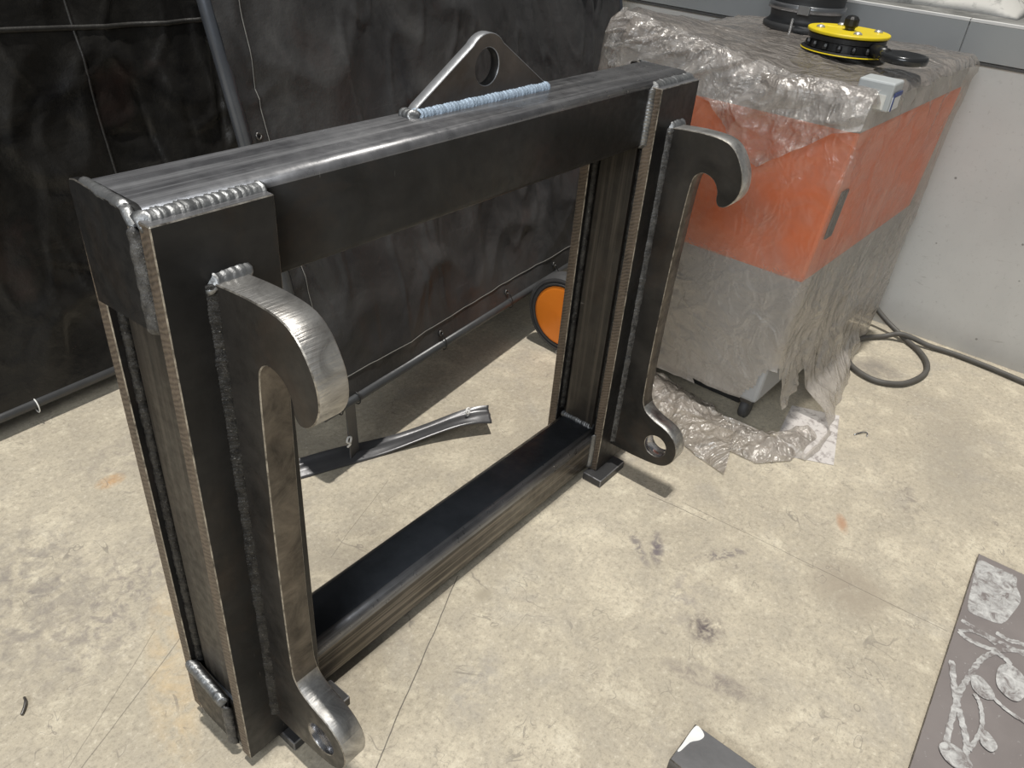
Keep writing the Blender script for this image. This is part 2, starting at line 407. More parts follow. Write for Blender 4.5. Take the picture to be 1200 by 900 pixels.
# ------------------------------------------------------------------ the welded frame (z = 0 is the floor, it stands on 25 mm bars)
W, H, T, PW, D, ZB = 1.342, 1.105, .0264, .171, .132, .025
ZP = 1.0905                     # top of the front plates
BH, BB = .148, .124            # beam heights
fr = empty('attachment_frame', (W / 2, .09, ZB), 'black welded steel frame with two hooks and a lifting eye, on the floor', 'steel frame')
FO = V((W / 2, .09, ZB))
def part(name, bm, mats, smooth=False, label=None):
    bm.transform(Matrix.Translation(-FO))
    o = link(name, bm, mats, fr, smooth)
    if label: o['label'] = label
    return o
def beam(name, z0, z1, top_mat, front_mat, rad, label):
    bm = box_bm((0.011, T, z0), (W - .011, T + D, z1))
    es = [e for e in bm.edges if abs(e.verts[0].co.x - e.verts[1].co.x) > .5]
    bmesh.ops.bevel(bm, geom=es, offset=rad, segments=5, affect='EDGES', profile=.5)
    bm.normal_update()
    for f in bm.faces:
        n = f.normal
        f.material_index = 1 if n.z > .93 else (2 if n.z > .05 and abs(n.x) < .5 else (3 if n.y < -.5 else 0))
        f.smooth = abs(n.x) < .5
    return part(name, bm, [STEEL, top_mat, STEEL_TOP, front_mat], label=label)
beam('top_beam', H - BH, H, STEEL_TOP, STEEL, .016, 'rectangular tube with brushed top face coloured lighter for sky reflection')
beam('bottom_beam', .012, ZB + BB, STEEL_SHADE, STEEL_STREAK_X, .030, 'rectangular tube with shade coloured into its blue-black top, and brown streaks')
def sheet_plate(name, a, b, label=None):
    bm = box_bm(a, b)
    bm.normal_update()
    for f in bm.faces:
        f.material_index = 1 if abs(f.normal.x) > .5 else (2 if f.normal.z > .5 else 0)
    bmesh.ops.bevel(bm, geom=list(bm.edges), offset=.0016, segments=1, affect='EDGES', material=3)
    return part(name, bm, [STEEL, CUT, STEEL_TOP, EDGE], label=label)
for x0 in (0, W - PW):
    sheet_plate('front_plate', (x0, 0, ZB), (x0 + PW, T - .0005, ZP))
    sheet_plate('back_plate', (x0, T + D + .0005, ZB), (x0 + PW, T + D + T, ZP))
    # post tube between the beams, a little narrower than the plates
    bm = box_bm((x0 + .016, T + .004, ZB + BB), (x0 + PW - .02, T + D - .004, H - BH))
    es = [e for e in bm.edges if abs(e.verts[0].co.z - e.verts[1].co.z) > .5]
    bmesh.ops.bevel(bm, geom=es, offset=.016, segments=4, affect='EDGES')
    part('post', bm, STEEL_STREAK_V, label='rectangular tube post with brown vertical streaks')
# end caps on the beams
def cap(side, outline, label):
    xs = -.001 if side < 0 else W + .001
    bm = plate_bm(outline, [], lambda u, v_, w_: (xs - side * w_, u, v_), .0125, 0, 0, 0, .0014, 1)
    return part('end_cap', bm, [STEEL, EDGE], label=label)
capU = [(.048, .935), (.178, .928), (.184, 1.088)] + [(.180, 1.099), (.165, 1.102)] + [(.085, 1.0985)] + arc((.072, 1.074), .024, 90, 180, 5)
capL = [(.062, ZB + .002), (.145, ZB + .002), (.166, .05), (.166, .171), (.155, .171), (.060, .148)]
for sd in (-1, 1):
    cap(sd, capU, 'dark plate closing the top beam end')
    cap(sd, capL, 'dark plate closing the bottom beam end')
# hooks: thick profiled plates welded to the front plates
hp = [(0, .999, True), (-.07, 1.005), (-.132, 1.003), (-.164, .988), (-.185, .960), (-.197, .930), (-.198, .898), (-.186, .873), (-.170, .859),
      (-.155, .8575), (-.147, .869), (-.145, .888), (-.136, .906), (-.121, .917), (-.101, .920), (-.086, .909), (-.079, .885), (-.074, .80),
      (-.069, .60), (-.068, .42), (-.070, .30), (-.074, .268), (-.088, .247), (-.118, .231), (-.158, .219), (-.184, .198), (-.1975, .167),
      (-.193, .131), (-.172, .105), (-.138, .0935), (-.07, .088), (0, .088, True)]
hole = arc((-.134, .154), .033, 0, 360 - 360 / 28, 27)
HT = .048
def rim_pick(f):
    c = f.calc_center_median()
    if c.y > -.09 and .26 < c.z < .93: return 4      # inner face of the arm
    if c.z < .26 and c.y > -.15 and c.z < .1: return 4
    return 1
for xh in (.066, 1.2375):
    bm = plate_bm(smooth_loop(hp, 3), [hole], lambda u, v_, w_, xh=xh: (xh + w_, u, v_), HT, 0, 1, 2, .0016, 3, rim_pick)
    part('hook_plate', bm, [HOOKFACE, RIM, BORE, EDGE, RIM_ARM], label='thick hook plate with pin hole and ground bright rim')
# lifting lug on the top beam
lug = [(.532, H), (.901, H), (.892, H + .014)] + arc((.718, H + .062), .054, 40, 138, 10) + [(.545, H + .016), (.534, H + .006)]
bm = plate_bm(lug, [arc((.717, H + .060), .032, 0, 350, 30)], lambda u, v_, w_: (u, .113 + w_, v_), .02, 0, 1, 2, .0012, 1)
part('lifting_lug', bm, [EYEFACE, LUGRIM, STEEL], label='triangular lifting eye plate with a round hole')
# weld beads
def weld(p0, p1, out, r, mat, pitch=.0065, flat=.75, rip=.12):
    part('weld_bead', weld_bm(p0, p1, out, r, pitch, flat=flat, rip=rip), mat, True)
for x0, x1, s in ((0, PW, -1), (W - PW, W, 1)):
    weld((x0 + .004, .025, ZP - .001), (x1 - .004, .025, ZP - .001), (0, -.7, 1), .0145, WELD, .0105, .6, .16)     # plate top to beam
    xi = PW + .002 if s < 0 else W - PW - .002
    weld((xi, T - .002, H - BH + .004), (xi, T - .002, ZP - .006), (-s * -1 if s < 0 else -1, -1, 0), .011, WELD if s > 0 else WELD_DARK, .0075)
    weld((xi, T - .002, ZB + .006), (xi, T - .002, ZB + BB - .004), (1 if s < 0 else -1, -1, 0), .010, WELD, .006)
    weld((xi - (.02 if s < 0 else -.02), T + .022, ZB + BB + .001), (xi - (.02 if s < 0 else -.02), T + D - .012, ZB + BB + .001), (1 if s < 0 else -1, 0, 1), .012, WELD, .007)
    # plate to post tube, both plates, both sides
    for xs, ox in ((x0 + .016, -1), (x1 - .02, 1)):
        weld((xs, T + .006, ZB + BB + .02), (xs, T + .006, H - BH - .01), (ox, .8, 0), .0085, WELD_DARK, .009)
        weld((xs, T + D - .006, ZB + BB + .02), (xs, T + D - .006, H - BH - .01), (ox, -.8, 0), .0085, WELD_DARK, .009)
    xc = -.004 if s < 0 else W + .004
    weld((xc - .004 * s, .036, .938), (xc - .004 * s, .036, 1.078), (s, -.7, 0), .0105, WELD_GREY, .016, .6, .08)
    weld((xc - .010 * s, .062, 1.0975), (xc - .010 * s, .158, 1.1005), (s * .5, 0, 1), .0085, WELD, .016, .6, .06)
    weld((xc - .010 * s, .062, 1.0975), (xc - .006 * s, .038, 1.078), (s * .5, -1, 1), .008, WELD, .012, .6, .06)
    weld((xc - .002 * s, .05, ZB + .004), (xc - .002 * s, .05, .143), (s, -.7, 0), .0105, WELD_GREY, .012, .7)
    weld((xc, .056, .150), (xc, .158, .174), (s, 0, 1), .0105, WELD, .012, .7)
for xh in (.066, 1.2375):
    for xs, ox in ((xh, -1), (xh + HT, 1)):
        weld((xs, .001, .096), (xs, .001, .993), (ox, -1, 0), .0165, WELD_DARK if xh < .5 else WELD_GREY, .007, .6, .1)
    weld((xh - .004, .001, .999), (xh + HT + .004, .001, .999), (0, -1, 1), .015, WELD, .012, .8)
weld((.538, .1125, H + .001), (.897, .1125, H + .001), (0, -1, 1), .0135, WELD_BLUE, .009, .8)
weld((.531, .108, H + .002), (.531, .134, H + .002), (-1, 0, 1), .012, WELD, .01, .8)
# support bars under the posts
bars = [('flat steel bar lying under the right post of the frame', 1.143, 1.272), ('flat steel bar lying under the left post of the frame, behind the hook eye', .072, .213)]
for lb, xa, xb in bars:
    bm = box_bm((xa, -.036, .0002), (xb, .0255, ZB - .0004), .0025, 2, bmat=1)
    o = link('support_bar', bm, [simple('bar_steel', (.06, .06, .062), .4, .4, .3, 20), STEEL_TOP])
    tag(o, lb, 'steel bar', 'flat bars under the frame')

# ------------------------------------------------------------------ welding curtains
def curtain_mat(name, lo, hi, rough):
    a = N(name); v = a.obj()
    f = a.noise(v, 4.5, 6, .65, .8); g = a.noise(v, 26, 5, .65)
    c = a.mix(a.ramp(f, (.3, 0.0), (.72, 1.0)), lo, hi)
    c = a.mix(a.math('MULTIPLY', a.ramp(a.noise(v, 3.2, 4, .6), (.6, 0.0), (.74, 1.0)), .35), c, (.065, .036, .03))
    c = a.mix(a.ramp(a.noise(a.obj((3, 3, 26), (0, .5, 0)), 1, 5, .7), (.62, 0.0), (.8, .45)), c, tuple(min(1, x * 2.2) for x in hi))
    return a.set(Base_Color=c, Roughness=a.ramp(f, (.3, rough), (.7, rough + .2)), Normal=a.bump(a.math('ADD', a.math('MULTIPLY', g, .6), a.crumple(7.0)), .35, .014))
POLE = simple('dark_painted_pole', (.075, .077, .08), .38, .3, .35, 18)
POLE_GREY = simple('blue_grey_pole', (.10, .11, .13), .33, .5, .35, 12)
THREAD = simple('pale_thread', (.22, .215, .2), .7)
TIE = simple('black_tie', (.02, .02, .02), .4)
EYELET = simple('eyelet', (.16, .155, .15), .35, .8)
def fold_set(seed, n, horiz):
    rr = random.Random(seed); out = []
    for _ in range(n):
        ang = (rr.uniform(-.35, .35) + math.pi / 2) if rr.random() > horiz else rr.uniform(-.5, .5)
        L = rr.uniform(.12, .6); x, z = rr.uniform(0, 2.7), rr.uniform(.12, 1.5)
        out.append((x, z, math.cos(ang), math.sin(ang), L, rr.choice((-1, 1)) * rr.uniform(.004, .013), rr.uniform(.009, .022)))
    return out
FOLDS = {1.7: fold_set(3, 46, .25), 6.3: fold_set(8, 60, .55)}
def folds(x, z, seed):
    t = 0
    for fx, fz, c, s_, L, dep, wd in FOLDS[seed]:
        dx, dz_ = x - fx, z - fz
        al = dx * c + dz_ * s_
        if al < 0 or al > L: continue
        pe = abs(-dx * s_ + dz_ * c + .02 * math.sin(al * 9 + fx * 7))
        if pe < wd * 3: t += dep * math.sin(al / L * math.pi) * max(0, 1 - pe / wd / 1.5) ** 1.5
    return t
def drape(x, z, seed):
    """out-of-plane shape of a hanging vinyl sheet"""
    p = V((x * 2.1 + seed, z * 1.0, seed))
    a = .036 * noise.noise(p) + .016 * noise.noise(V((x * 8 + seed, z * 2.2, 3)))
    r1 = 1 - abs(noise.noise(V((x * 3.2 + .8 * z, z * 2.6 - x, seed + 9)))) * 2
    r2 = 1 - abs(noise.noise(V((x * 8.5 - z, z * 4.5 + x * 2, seed + 4)))) * 2
    return folds(x, z, seed) + a - .030 * max(0, r1 - .6) - .016 * max(0, r2 - .66)
def make_curtain(P0, P1, lean, top, mat, label, seed, nx, nz, pole_x=None, foot=False):
    """P0, P1: the bottom pole's ends; the sheet rises from it, leaning back"""
    P0, P1 = V(P0), V(P1); d = P1 - P0; L = d.length; dh = d.normalized()
    back = V((-dh.y, dh.x, 0)).normalized()
    up = (V((0, 0, 1)) + back * lean).normalized()
    root = empty('welding_curtain', (P0.x, P0.y, 0), label, 'curtain')
    M = Matrix.Translation(-V((P0.x, P0.y, 0)))
    def at(s, h, off=0): return P0 + dh * s + up * h - back * off
    bm = bmesh.new(); g = []
    hs = top / up.z
    for j in range(nz + 1):
        h = .012 + hs * (j / nz) ** 1.15; row = []
        for i in range(nx + 1):
            s = L * i / nx; k = min(1, h / .22)
            row.append(bm.verts.new(at(s, h, -drape(s, h, seed) * k + .004)))
        g.append(row)
    for j in range(nz):
        for i in range(nx): bm.faces.new((g[j][i], g[j][i + 1], g[j + 1][i + 1], g[j + 1][i])).smooth = True
    bm.transform(M); link('curtain_sheet', bm, mat, root, True)
    bm = tube(bmesh.new(), [at(0, 0), at(L, 0)], .0145, 14); bm.transform(M); link('bottom_pole', bm, POLE, root, True)
    return root, M, at, L
# right-hand curtain
CUR = curtain_mat('black_vinyl_curtain', (.024, .024, .0255), (.072, .07, .069), .40)
rc, Mr, atr, Lr = make_curtain((.635, .541, .215), (2.62, .775, .160), .27, 2.0, CUR, 'black vinyl welding curtain leaning back behind the frame, with grey edge pole', 1.7, 300, 170)
def off_r(s, h): return -drape(s, h, 1.7) * min(1, h / .22) + .0055
bm = tube(bmesh.new(), [atr(0, -.005), atr(0, 2.1)], .017, 14); bm.transform(Mr); link('frame_pole', bm, POLE_GREY, rc, True)
bm = tube(bmesh.new(), [atr(Lr, -.145), atr(Lr, 2.1)], .017, 14); bm.transform(Mr); link('frame_pole', bm, POLE_GREY, rc, True)
bm = tube(bmesh.new(), [atr(s, .075, off_r(s, .075) + .001) for s in [Lr * i / 150 for i in range(151)]], .0011, 5); bm.transform(Mr); link('stitching', bm, THREAD, rc)
bm = tube(bmesh.new(), [atr(.062, h, off_r(.062, h) + .001) for h in [.1 + 1.9 * i / 90 for i in range(91)]], .0011, 5); bm.transform(Mr); link('stitching', bm, THREAD, rc)
for s in (.05, .52, .91, 1.24, 1.58, 1.9):
    c = atr(s, .042, off_r(s, .042) + .002)
    bm = bmesh.new(); ex = (atr(1, 0) - atr(0, 0)).normalized(); uz = (atr(0, 1) - atr(0, 0)).normalized()
    tube(bm, [c + .0075 * (math.cos(t) * ex + math.sin(t) * uz) for t in [2 * math.pi * k / 16 for k in range(17)]], .0028, 6)
    bm.transform(Mr); link('eyelet', bm, EYELET, rc, True)
    bm = bmesh.new()
    tube(bm, [atr(s, .04, .012), atr(s + .004, .02, .019), atr(s + .006, 0, .0175), atr(s + .006, -.017, .006), atr(s + .004, -.012, -.014), atr(s, .015, -.012)], .0018, 6, sub=4)
    bm.transform(Mr); link('cable_tie', bm, TIE, rc, True)
for h in (.72, 1.25):
    c = atr(.034, h, off_r(.034, h) + .002)
    bm = tube(bmesh.new(), [c + .007 * (math.cos(t) * ex + math.sin(t) * uz) for t in [2 * math.pi * k / 16 for k in range(17)]], .0025, 6)
    bm.transform(Mr); link('eyelet', bm, EYELET, rc, True)
# bent foot strip of the curtain frame: a flat channel bowed up from the floor, tied to the pole by an upright tab
STRIP = simple('dark_bent_channel', (.11, .11, .115), .33, .5, .3, 14)
pts = [(.50, .66, .006), (.612, .615, .004), (.72, .575, .006), (.80, .546, .004), (.88, .515, .006), (.97, .475, .022), (1.05, .432, .043), (1.10, .400, .052), (1.135, .375, .050)]
pts = [V(p) for p in pts]
fine = []
for i in range(len(pts) - 1):
    for k in range(6): fine.append(pts[i].lerp(pts[i + 1], k / 6))
fine.append(pts[-1])
for _ in range(6):
    fine = [fine[0]] + [(fine[i - 1] + fine[i] * 2 + fine[i + 1]) / 4 for i in range(1, len(fine) - 1)] + [fine[-1]]
bm = bmesh.new(); rings = []
for i, p in enumerate(fine):
    d = (fine[min(i + 1, len(fine) - 1)] - fine[max(i - 1, 0)]).normalized(); sd = V((0, 0, 1)).cross(d).normalized(); n_ = d.cross(sd)
    twist = .25 * math.sin(i * .16); sd2 = sd * math.cos(twist) + n_ * math.sin(twist); n2 = d.cross(sd2)
    prof = [(.032, .013), (.029, .016), (.024, .005), (.008, .0035), (0, .010), (-.008, .0035), (-.024, .004), (-.03, .001), (-.03, -.002), (-.02, .0005), (.02, .0005), (.03, .004)]
    zmin = min((p + sd2 * a_ + n2 * b_).z for a_, b_ in prof)
    lift = max(0, .0006 - zmin)
    rings.append([bm.verts.new(p + sd2 * a_ + n2 * b_ + V((0, 0, lift))) for a_, b_ in prof])
for a_, b_ in zip(rings, rings[1:]):
    for k in range(len(a_)): bm.faces.new((a_[k], a_[(k + 1) % len(a_)], b_[(k + 1) % len(a_)], b_[k]))
bm.faces.new(rings[0]); bm.faces.new(rings[-1])
bm.transform(Mr); ft = link('foot', bm, STRIP, rc, True); ft['label'] = 'bent flat channel foot lying on the floor'
bm = bmesh.new()
box_bm((-.019, -.0025, 0), (.019, .0025, .20), .001, 1, bm)
bm.transform(Matrix.Translation(V((.752, .561, .008))) @ Matrix.Rotation(.15, 4, 'Z') @ Matrix.Rotation(-.06, 4, 'Y'))
bm.transform(Mr); link('upright_tab', bm, STRIP, ft)
WHITE = simple('white_plastic_tie', (.8, .8, .78), .4)
for c in ((.722, .555, .075), (1.074, .42, .066)):
    bm = bmesh.new(); c = V(c)
    tube(bm, [c + V(q) for q in ((0, 0, -.016), (.006, -.006, -.004), (-.004, -.004, .006), (.004, 0, .016), (.013, -.002, .013), (.006, -.006, .0))], .0032, 6, sub=3)
    bm.transform(Mr); link('plastic_tie', bm, WHITE, ft, True)
bm = bmesh.new(); c = atr(.125, 0)
tube(bm, [c + .019 * V((-.1 * math.cos(t), math.cos(t), math.sin(t))) for t in [2 * math.pi * k / 14 for k in range(15)]], .002, 5)
bm.transform(Mr); link('cable_tie', bm, TIE, rc, True)
# left-hand curtain, further back
CUL = curtain_mat('glossy_black_curtain', (.006, .006, .0065), (.026, .0245, .022), .26)
lc, Ml, atl, Ll = make_curtain((-1.3, 1.262, .062), (1.35, 1.40, .062), .2, 2.2, CUL, 'black creased welding curtain furthest left, hanging behind the grey pole', 6.3, 320, 170)
bm = tube(bmesh.new(), [atl(0, -.058), atl(0, 2.25)], .017, 14); bm.transform(Ml); link('frame_pole', bm, POLE, lc, True)
bm = tube(bmesh.new(), [atl(Ll, -.058), atl(Ll, 2.25)], .017, 14); bm.transform(Ml); link('frame_pole', bm, POLE, lc, True)
def off_l(s, h): return -drape(s, h, 6.3) * min(1, h / .22) + .0045
SEAM = curtain_mat('curtain_seam', (.010, .010, .010), (.036, .034, .031), .4)
bm = tube(bmesh.new(), [atl(Ll * i / 130, .965 + .012 * math.sin(i * .1), off_l(Ll * i / 130, .965 + .012 * math.sin(i * .1))) for i in range(131)], .0075, 8); bm.transform(Ml); link('seam', bm, SEAM, lc, True)
for s0 in (.55, 1.99):
    bm = tube(bmesh.new(), [atl(s0 - .02 * math.sin(i * .05), .1 + 2.0 * i / 80, off_l(s0 - .02 * math.sin(i * .05), .1 + 2.0 * i / 80)) for i in range(81)], .004, 8); bm.transform(Ml); link('seam', bm, SEAM, lc, True)
bm = bmesh.new(); c = atl(1.53, .0)
tube(bm, [c + .022 * V((0, math.cos(t), math.sin(t) - .3)) for t in [2 * math.pi * k / 14 for k in range(15)]], .002, 5); bm.transform(Ml); link('cable_tie', bm, WHITE, lc, True)

# ------------------------------------------------------------------ fume extractor under a plastic cover
ex_ = empty('fume_extractor', (2.2, .13, 0), 'orange and grey welding fume extractor on wheels beneath the dusty plastic cover', 'machine')
EO = V((2.2, .13, 0))
def flare(bm):
    for v_ in bm.verts:
        if v_.co.y < 0: v_.co.y -= .058 * (v_.co.z - .088) / .957 + .028 * (v_.co.x - 1.74) / .95
    return bm
def exp_(name, bm, mat, parent=None, smooth=False, label=None):
    bm.transform(Matrix.Translation(-EO)); o = link(name, bm, mat, parent or ex_, smooth)
    if label: o['label'] = label
    return o
GREY = simple('grey_machine_paint', (.44, .45, .46), .42, 0, .12, 12)
ORANGE = simple('orange_machine_paint', (.95, .19, .035), .4, 0, .1, 8)
GAP_SHADE = simple('gap_shade_black', (.02, .02, .02), .7)  # near-black so the gap below the cabinet reads as shade
exp_('cabinet', flare(box_bm((1.742, -.222, .088), (2.712, .49, 1.045), .012)), GREY, label='grey sheet metal cabinet')
exp_('colour_band', flare(box_bm((1.738, -.2255, .53), (2.716, .495, .965), .010)), ORANGE, label='bright orange band')
exp_('handle_slot', flare(box_bm((1.775, -.2315, .66), (1.825, -.2262, .80), .002)), simple('slot_grey', (.10, .105, .11), .6), label='dark recessed grip')
exp_('gap_darkener', box_bm((1.835, -.142, .008), (2.56, .44, .0868), .004), GAP_SHADE, label='dark block added to shade the gap under the cabinet')  # added block that darkens the gap beneath the cabinet
# wheels at the rear left corner and right corner
TYRE = simple('grey_black_rubber', (.06, .06, .062), .6, 0, .3, 30)
HUB = simple('orange_hub_plastic', (1.0, .27, .025), .35, 0, .08, 14)
for yw, x0, sg in ((.50, 1.732, -1), (.50, 2.72, 1)):
    bm = bmesh.new()
    if sg < 0: prof = [(.112, 1.664), (.116, 1.656), (.121, 1.656), (.124, 1.664), (.128, 1.664), (.130, 1.658), (.140, 1.660), (.148, 1.672), (.15, 1.685), (.15, 1.712), (.144, 1.724), (.112, 1.726)]
    else: prof = [(.112, 2.726), (.144, 2.728), (.15, 2.738), (.15, 2.765), (.146, 2.775), (.112, 2.777)]
    lathe(bm, prof, (0, yw, .151), 'X', 64, close=True)
    wh = exp_('wheel', bm, TYRE, None, False, 'black rubber tyre')
    bm = bmesh.new()
    hx = (1.6545, 1.6575, 1.663) if sg < 0 else (2.783, 2.780, 2.777)
    lathe(bm, [(.001, hx[0] - (.004 if sg < 0 else -.004)), (.06, hx[0]), (.100, hx[0] + (.001 if sg < 0 else -.001)), (.111, hx[1]), (.1115, hx[2])], (0, yw, .151), 'X', 40)
    exp_('hub_cap', bm, HUB, wh, True, 'orange hub disc')
bm = tube(bmesh.new(), [(1.70, .5, .151), (2.75, .5, .151)], .012, 10); exp_('axle', bm, POLE)
for y in (-.182, .2):
    for x in (1.79, 2.62):
        bm = bmesh.new(); lathe(bm, [(.03, -.014), (.036, -.010), (.036, .010), (.03, .014)], (x, y, .0365), 'Y', 24)
        cs = exp_('caster', bm, TYRE, None, True)
        bm = box_bm((x - .022, y - .018, .06), (x + .03, y + .02, .0875), .004); exp_('fork', bm, EYELET, cs)
# switch box poking through the cover at the front top corner
SWB = simple('light_grey_box', (.50, .53, .54), .4, 0, .06, 10)
def rb(a, b, bev=.002, rot=0.0):
    bm = box_bm(a, b, bev); return bm
sw = exp_('switch_box', rb((1.772, -.318, 1.02), (1.852, -.228, 1.09), .005), SWB, label='light grey box poking out of the cover')
exp_('label_strip', rb((1.7692, -.305, 1.025), (1.7715, -.28, 1.06), 0), simple('white_print', (.8, .8, .76), .5), sw)
exp_('label_strip', rb((1.78, -.3205, 1.023), (1.848, -.3185, 1.055), 0), simple('white_print_label', (.82, .84, .86), .45), sw, label='white label')
exp_('label_strip', rb((1.780, -.3222, 1.023), (1.789, -.3208, 1.066), 0), simple('blue_print', (.03, .06, .25), .45), sw, label='blue stripe')
exp_('label_strip', rb((1.7895, -.3222, 1.0555), (1.848, -.3208, 1.066), 0), simple('blue_print_top', (.03, .06, .25), .45), sw, label='blue stripe')
# extraction hose with its clamp rising from the top
HX, HY = 2.60, .245
bm = bmesh.new(); prof = []
for i in range(60):
    z = 1.062 + i * .009
    prof.append((.120 + .0018 * math.sin(i * 1.05) + .004 * (i % 9 < 4) + (.012 if i < 3 else 0), z))
lathe(bm, prof, (HX, HY, 0), 'Z', 48)
ho = exp_('hose', bm, simple('black_rubber_hose', (.035, .036, .038), .5, 0, .3, 12), None, True, 'black ribbed extraction hose')
bm = bmesh.new(); lathe(bm, [(.1265, 1.125), (.1305, 1.126), (.1305, 1.147), (.1265, 1.148)], (HX, HY, 0), 'Z', 48)
exp_('hose_clamp', bm, simple('clamp_steel', (.35, .36, .38), .3, .9), ho, True)
bm = box_bm((HX - .141, HY - .06, 1.123), (HX - .128, HY - .02, 1.150), .002); exp_('clamp_screw', bm, simple('clamp_screw_steel', (.45, .46, .47), .3, .9), ho)
for (a, b) in ((-.165, -.02), (-.13, -.11)):
    bm = tube(bmesh.new(), [(HX + a, HY + b, 1.062), (HX + a, HY + b, 1.11)], .0045, 8); exp_('stud', bm, simple('stud_steel', (.6, .6, .6), .3, .8))
exp_('collar_plate', box_bm((HX - .19, HY - .17, 1.0465), (HX + .08, HY + .17, 1.061), .004), simple('dark_collar', (.045, .045, .046), .5), label='dark plate round the hose')

# the cover ----------------------------------------------------
def film(name, lo, hi, dust, rough, tint, dirty_low=False, bmp=.5):
    a = N(name); v = a.obj()
    f = a.noise(v, 6, 6, .65, .6); g = a.noise(v, 22, 6, .65, 1.2); k = a.noise(a.obj((14, 14, 60), (.4, .3, 0)), 1.0, 5, .6, 1.0)
    h = a.math('ADD', a.math('MULTIPLY', g, .9), a.math('MULTIPLY', k, .6))
    def ridge(sc, rot, dist):
        n_ = a.noise(a.obj(sc, rot), 1.0, 3, .5, dist)
        r_ = a.math('SUBTRACT', 1.0, a.math('MULTIPLY', a.math('ABSOLUTE', a.math('SUBTRACT', n_, .5)), 5.0), clamp=True)
        return a.math('POWER', r_, 1.6)
    h = a.math('ADD', a.math('MULTIPLY', h, .30), a.math('ADD', a.math('MULTIPLY', ridge((5, 5, 4), (.3, .2, 0), 1.2), .9), a.math('MULTIPLY', ridge((13, 13, 9), (.7, .1, .4), .9), .4)))
    if bmp > .6: h = a.math('ADD', h, a.math('MULTIPLY', a.crumple(9.0, .6), 1.1))
    nrm = a.bump(h, bmp, .02)
    col = a.mix(f, dust, tuple(min(1, x * 1.2) for x in dust))
    col = a.mix(a.ramp(a.noise(v, 34, 5, .7, .8), (.66, 0.0), (.74, .7)), col, (.16, .13, .11))
    a.set(Base_Color=col, Roughness=a.ramp(g, (.3, rough), (.7, rough + .2)), Normal=nrm, Specular_IOR_Level=1.0, Coat_Weight=1.0, Coat_Roughness=rough * .7, Coat_Normal=nrm)
    tr_ = a.n('ShaderNodeBsdfTransparent', {'Color': tint})
    amt = a.n('ShaderNodeMapRange', {'Value': f, 'From Min': .3, 'From Max': .7, 'To Min': lo, 'To Max': hi}).outputs[0]
    if dirty_low:      # settled dust: the lower third of the cover is greyer
        sp_ = a.n('ShaderNodeSeparateXYZ', {'Vector': v}).outputs[2]
        amt = a.math('ADD', amt, a.math('MULTIPLY', a.ramp(a.math('ADD', sp_, a.math('MULTIPLY', f, .12)), (.42, 1.0), (.70, 0.0)), .38), clamp=True)
    mx = a.n('ShaderNodeMixShader', {0: amt, 1: tr_.outputs[0], 2: a.b.outputs[0]})
    a.t.links.new(mx.outputs[0], a.out.inputs[0])
    return a.m
FILM = film('dusty_clear_film', .16, .40, (.46, .42, .38), .2, (.98, .97, .95), True, .38)
FILM_SHINY = film('crumpled_clear_film', .22, .52, (.50, .475, .455), .13, (.97, .96, .95), False, .75)
FILM_SKIRT = film('crumpled_floor_film', .45, .8, (.36, .325, .29), .15, (.95, .93, .9), False, .75)
FILM_TOP = film('dusty_top_film', .72, .95, (.25, .225, .205), .22, (.9, .87, .84))
cover = empty('plastic_cover', (2.2, .13, 0), 'torn dusty translucent plastic cover draped over the extractor', 'plastic cover')
def lerp(a, b, t): return a + (b - a) * t
# corner columns (x, y) at heights; A front left, B front right, C rear right, D rear left
LV = [  # z, A, B, C, D
    (.004, (1.70, -.345), (2.76, -.285), (2.78, .56), (1.66, .50)),
    (.05, (1.725, -.325), (2.752, -.288), (2.765, .55), (1.70, .50)),
    (.10, (1.731, -.250), (2.745, -.292), (2.75, .54), (1.731, .50)),
    (.17, (1.728, -.245), (2.742, -.296), (2.74, .53), (1.727, .503)),
    (.30, (1.726, -.248), (2.738, -.300), (2.735, .53), (1.725, .506)),
    (.55, (1.724, -.263), (2.736, -.306), (2.73, .525), (1.722, .508)),
    (.80, (1.724, -.279), (2.732, -.312), (2.73, .52), (1.718, .508)),
    (.95, (1.726, -.290), (2.730, -.317), (2.73, .52), (1.714, .508)),
    (1.02, (1.732, -.296), (2.728, -.318), (2.725, .515), (1.712, .507)),
]
def level(z):
    for a, b in zip(LV, LV[1:]):
        if z <= b[0]:
            t = max(0, (z - a[0]) / (b[0] - a[0])); t = t
            return [tuple(lerp(a[i][k], b[i][k], t) for k in (0, 1)) for i in range(1, 5)]
    return [LV[-1][i] for i in range(1, 5)]
SEGS = (120, 100, 24, 24)       # samples on side D->A (facing -X), A->B (facing -Y), B->C, C->D
def per_pt(z, q):
    """q in [0,4): 0..1 D->A, 1..2 A->B, 2..3 B->C, 3..4 C->D"""
    A, B, C_, D_ = level(z); k = int(q) % 4; t = q - int(q)
    P_ = ((D_, A), (A, B), (B, C_), (C_, D_))[k]
    p = V((lerp(P_[0][0], P_[1][0], t), lerp(P_[0][1], P_[1][1], t), z))
    nrm = ((-1, 0, 0), (0, -1, 0), (1, 0, 0), (0, 1, 0))[k]
    nrm = V(nrm)
    if k == 1: p.y -= .10 * max(0, 1 - z / .30) ** 1.6 * max(0, 1 - abs(t - .14) / .7)     # skirt flares at the front
    return p, nrm, t, k
qs = []
for k, n_ in enumerate(SEGS): qs += [k + i / n_ for i in range(n_)]
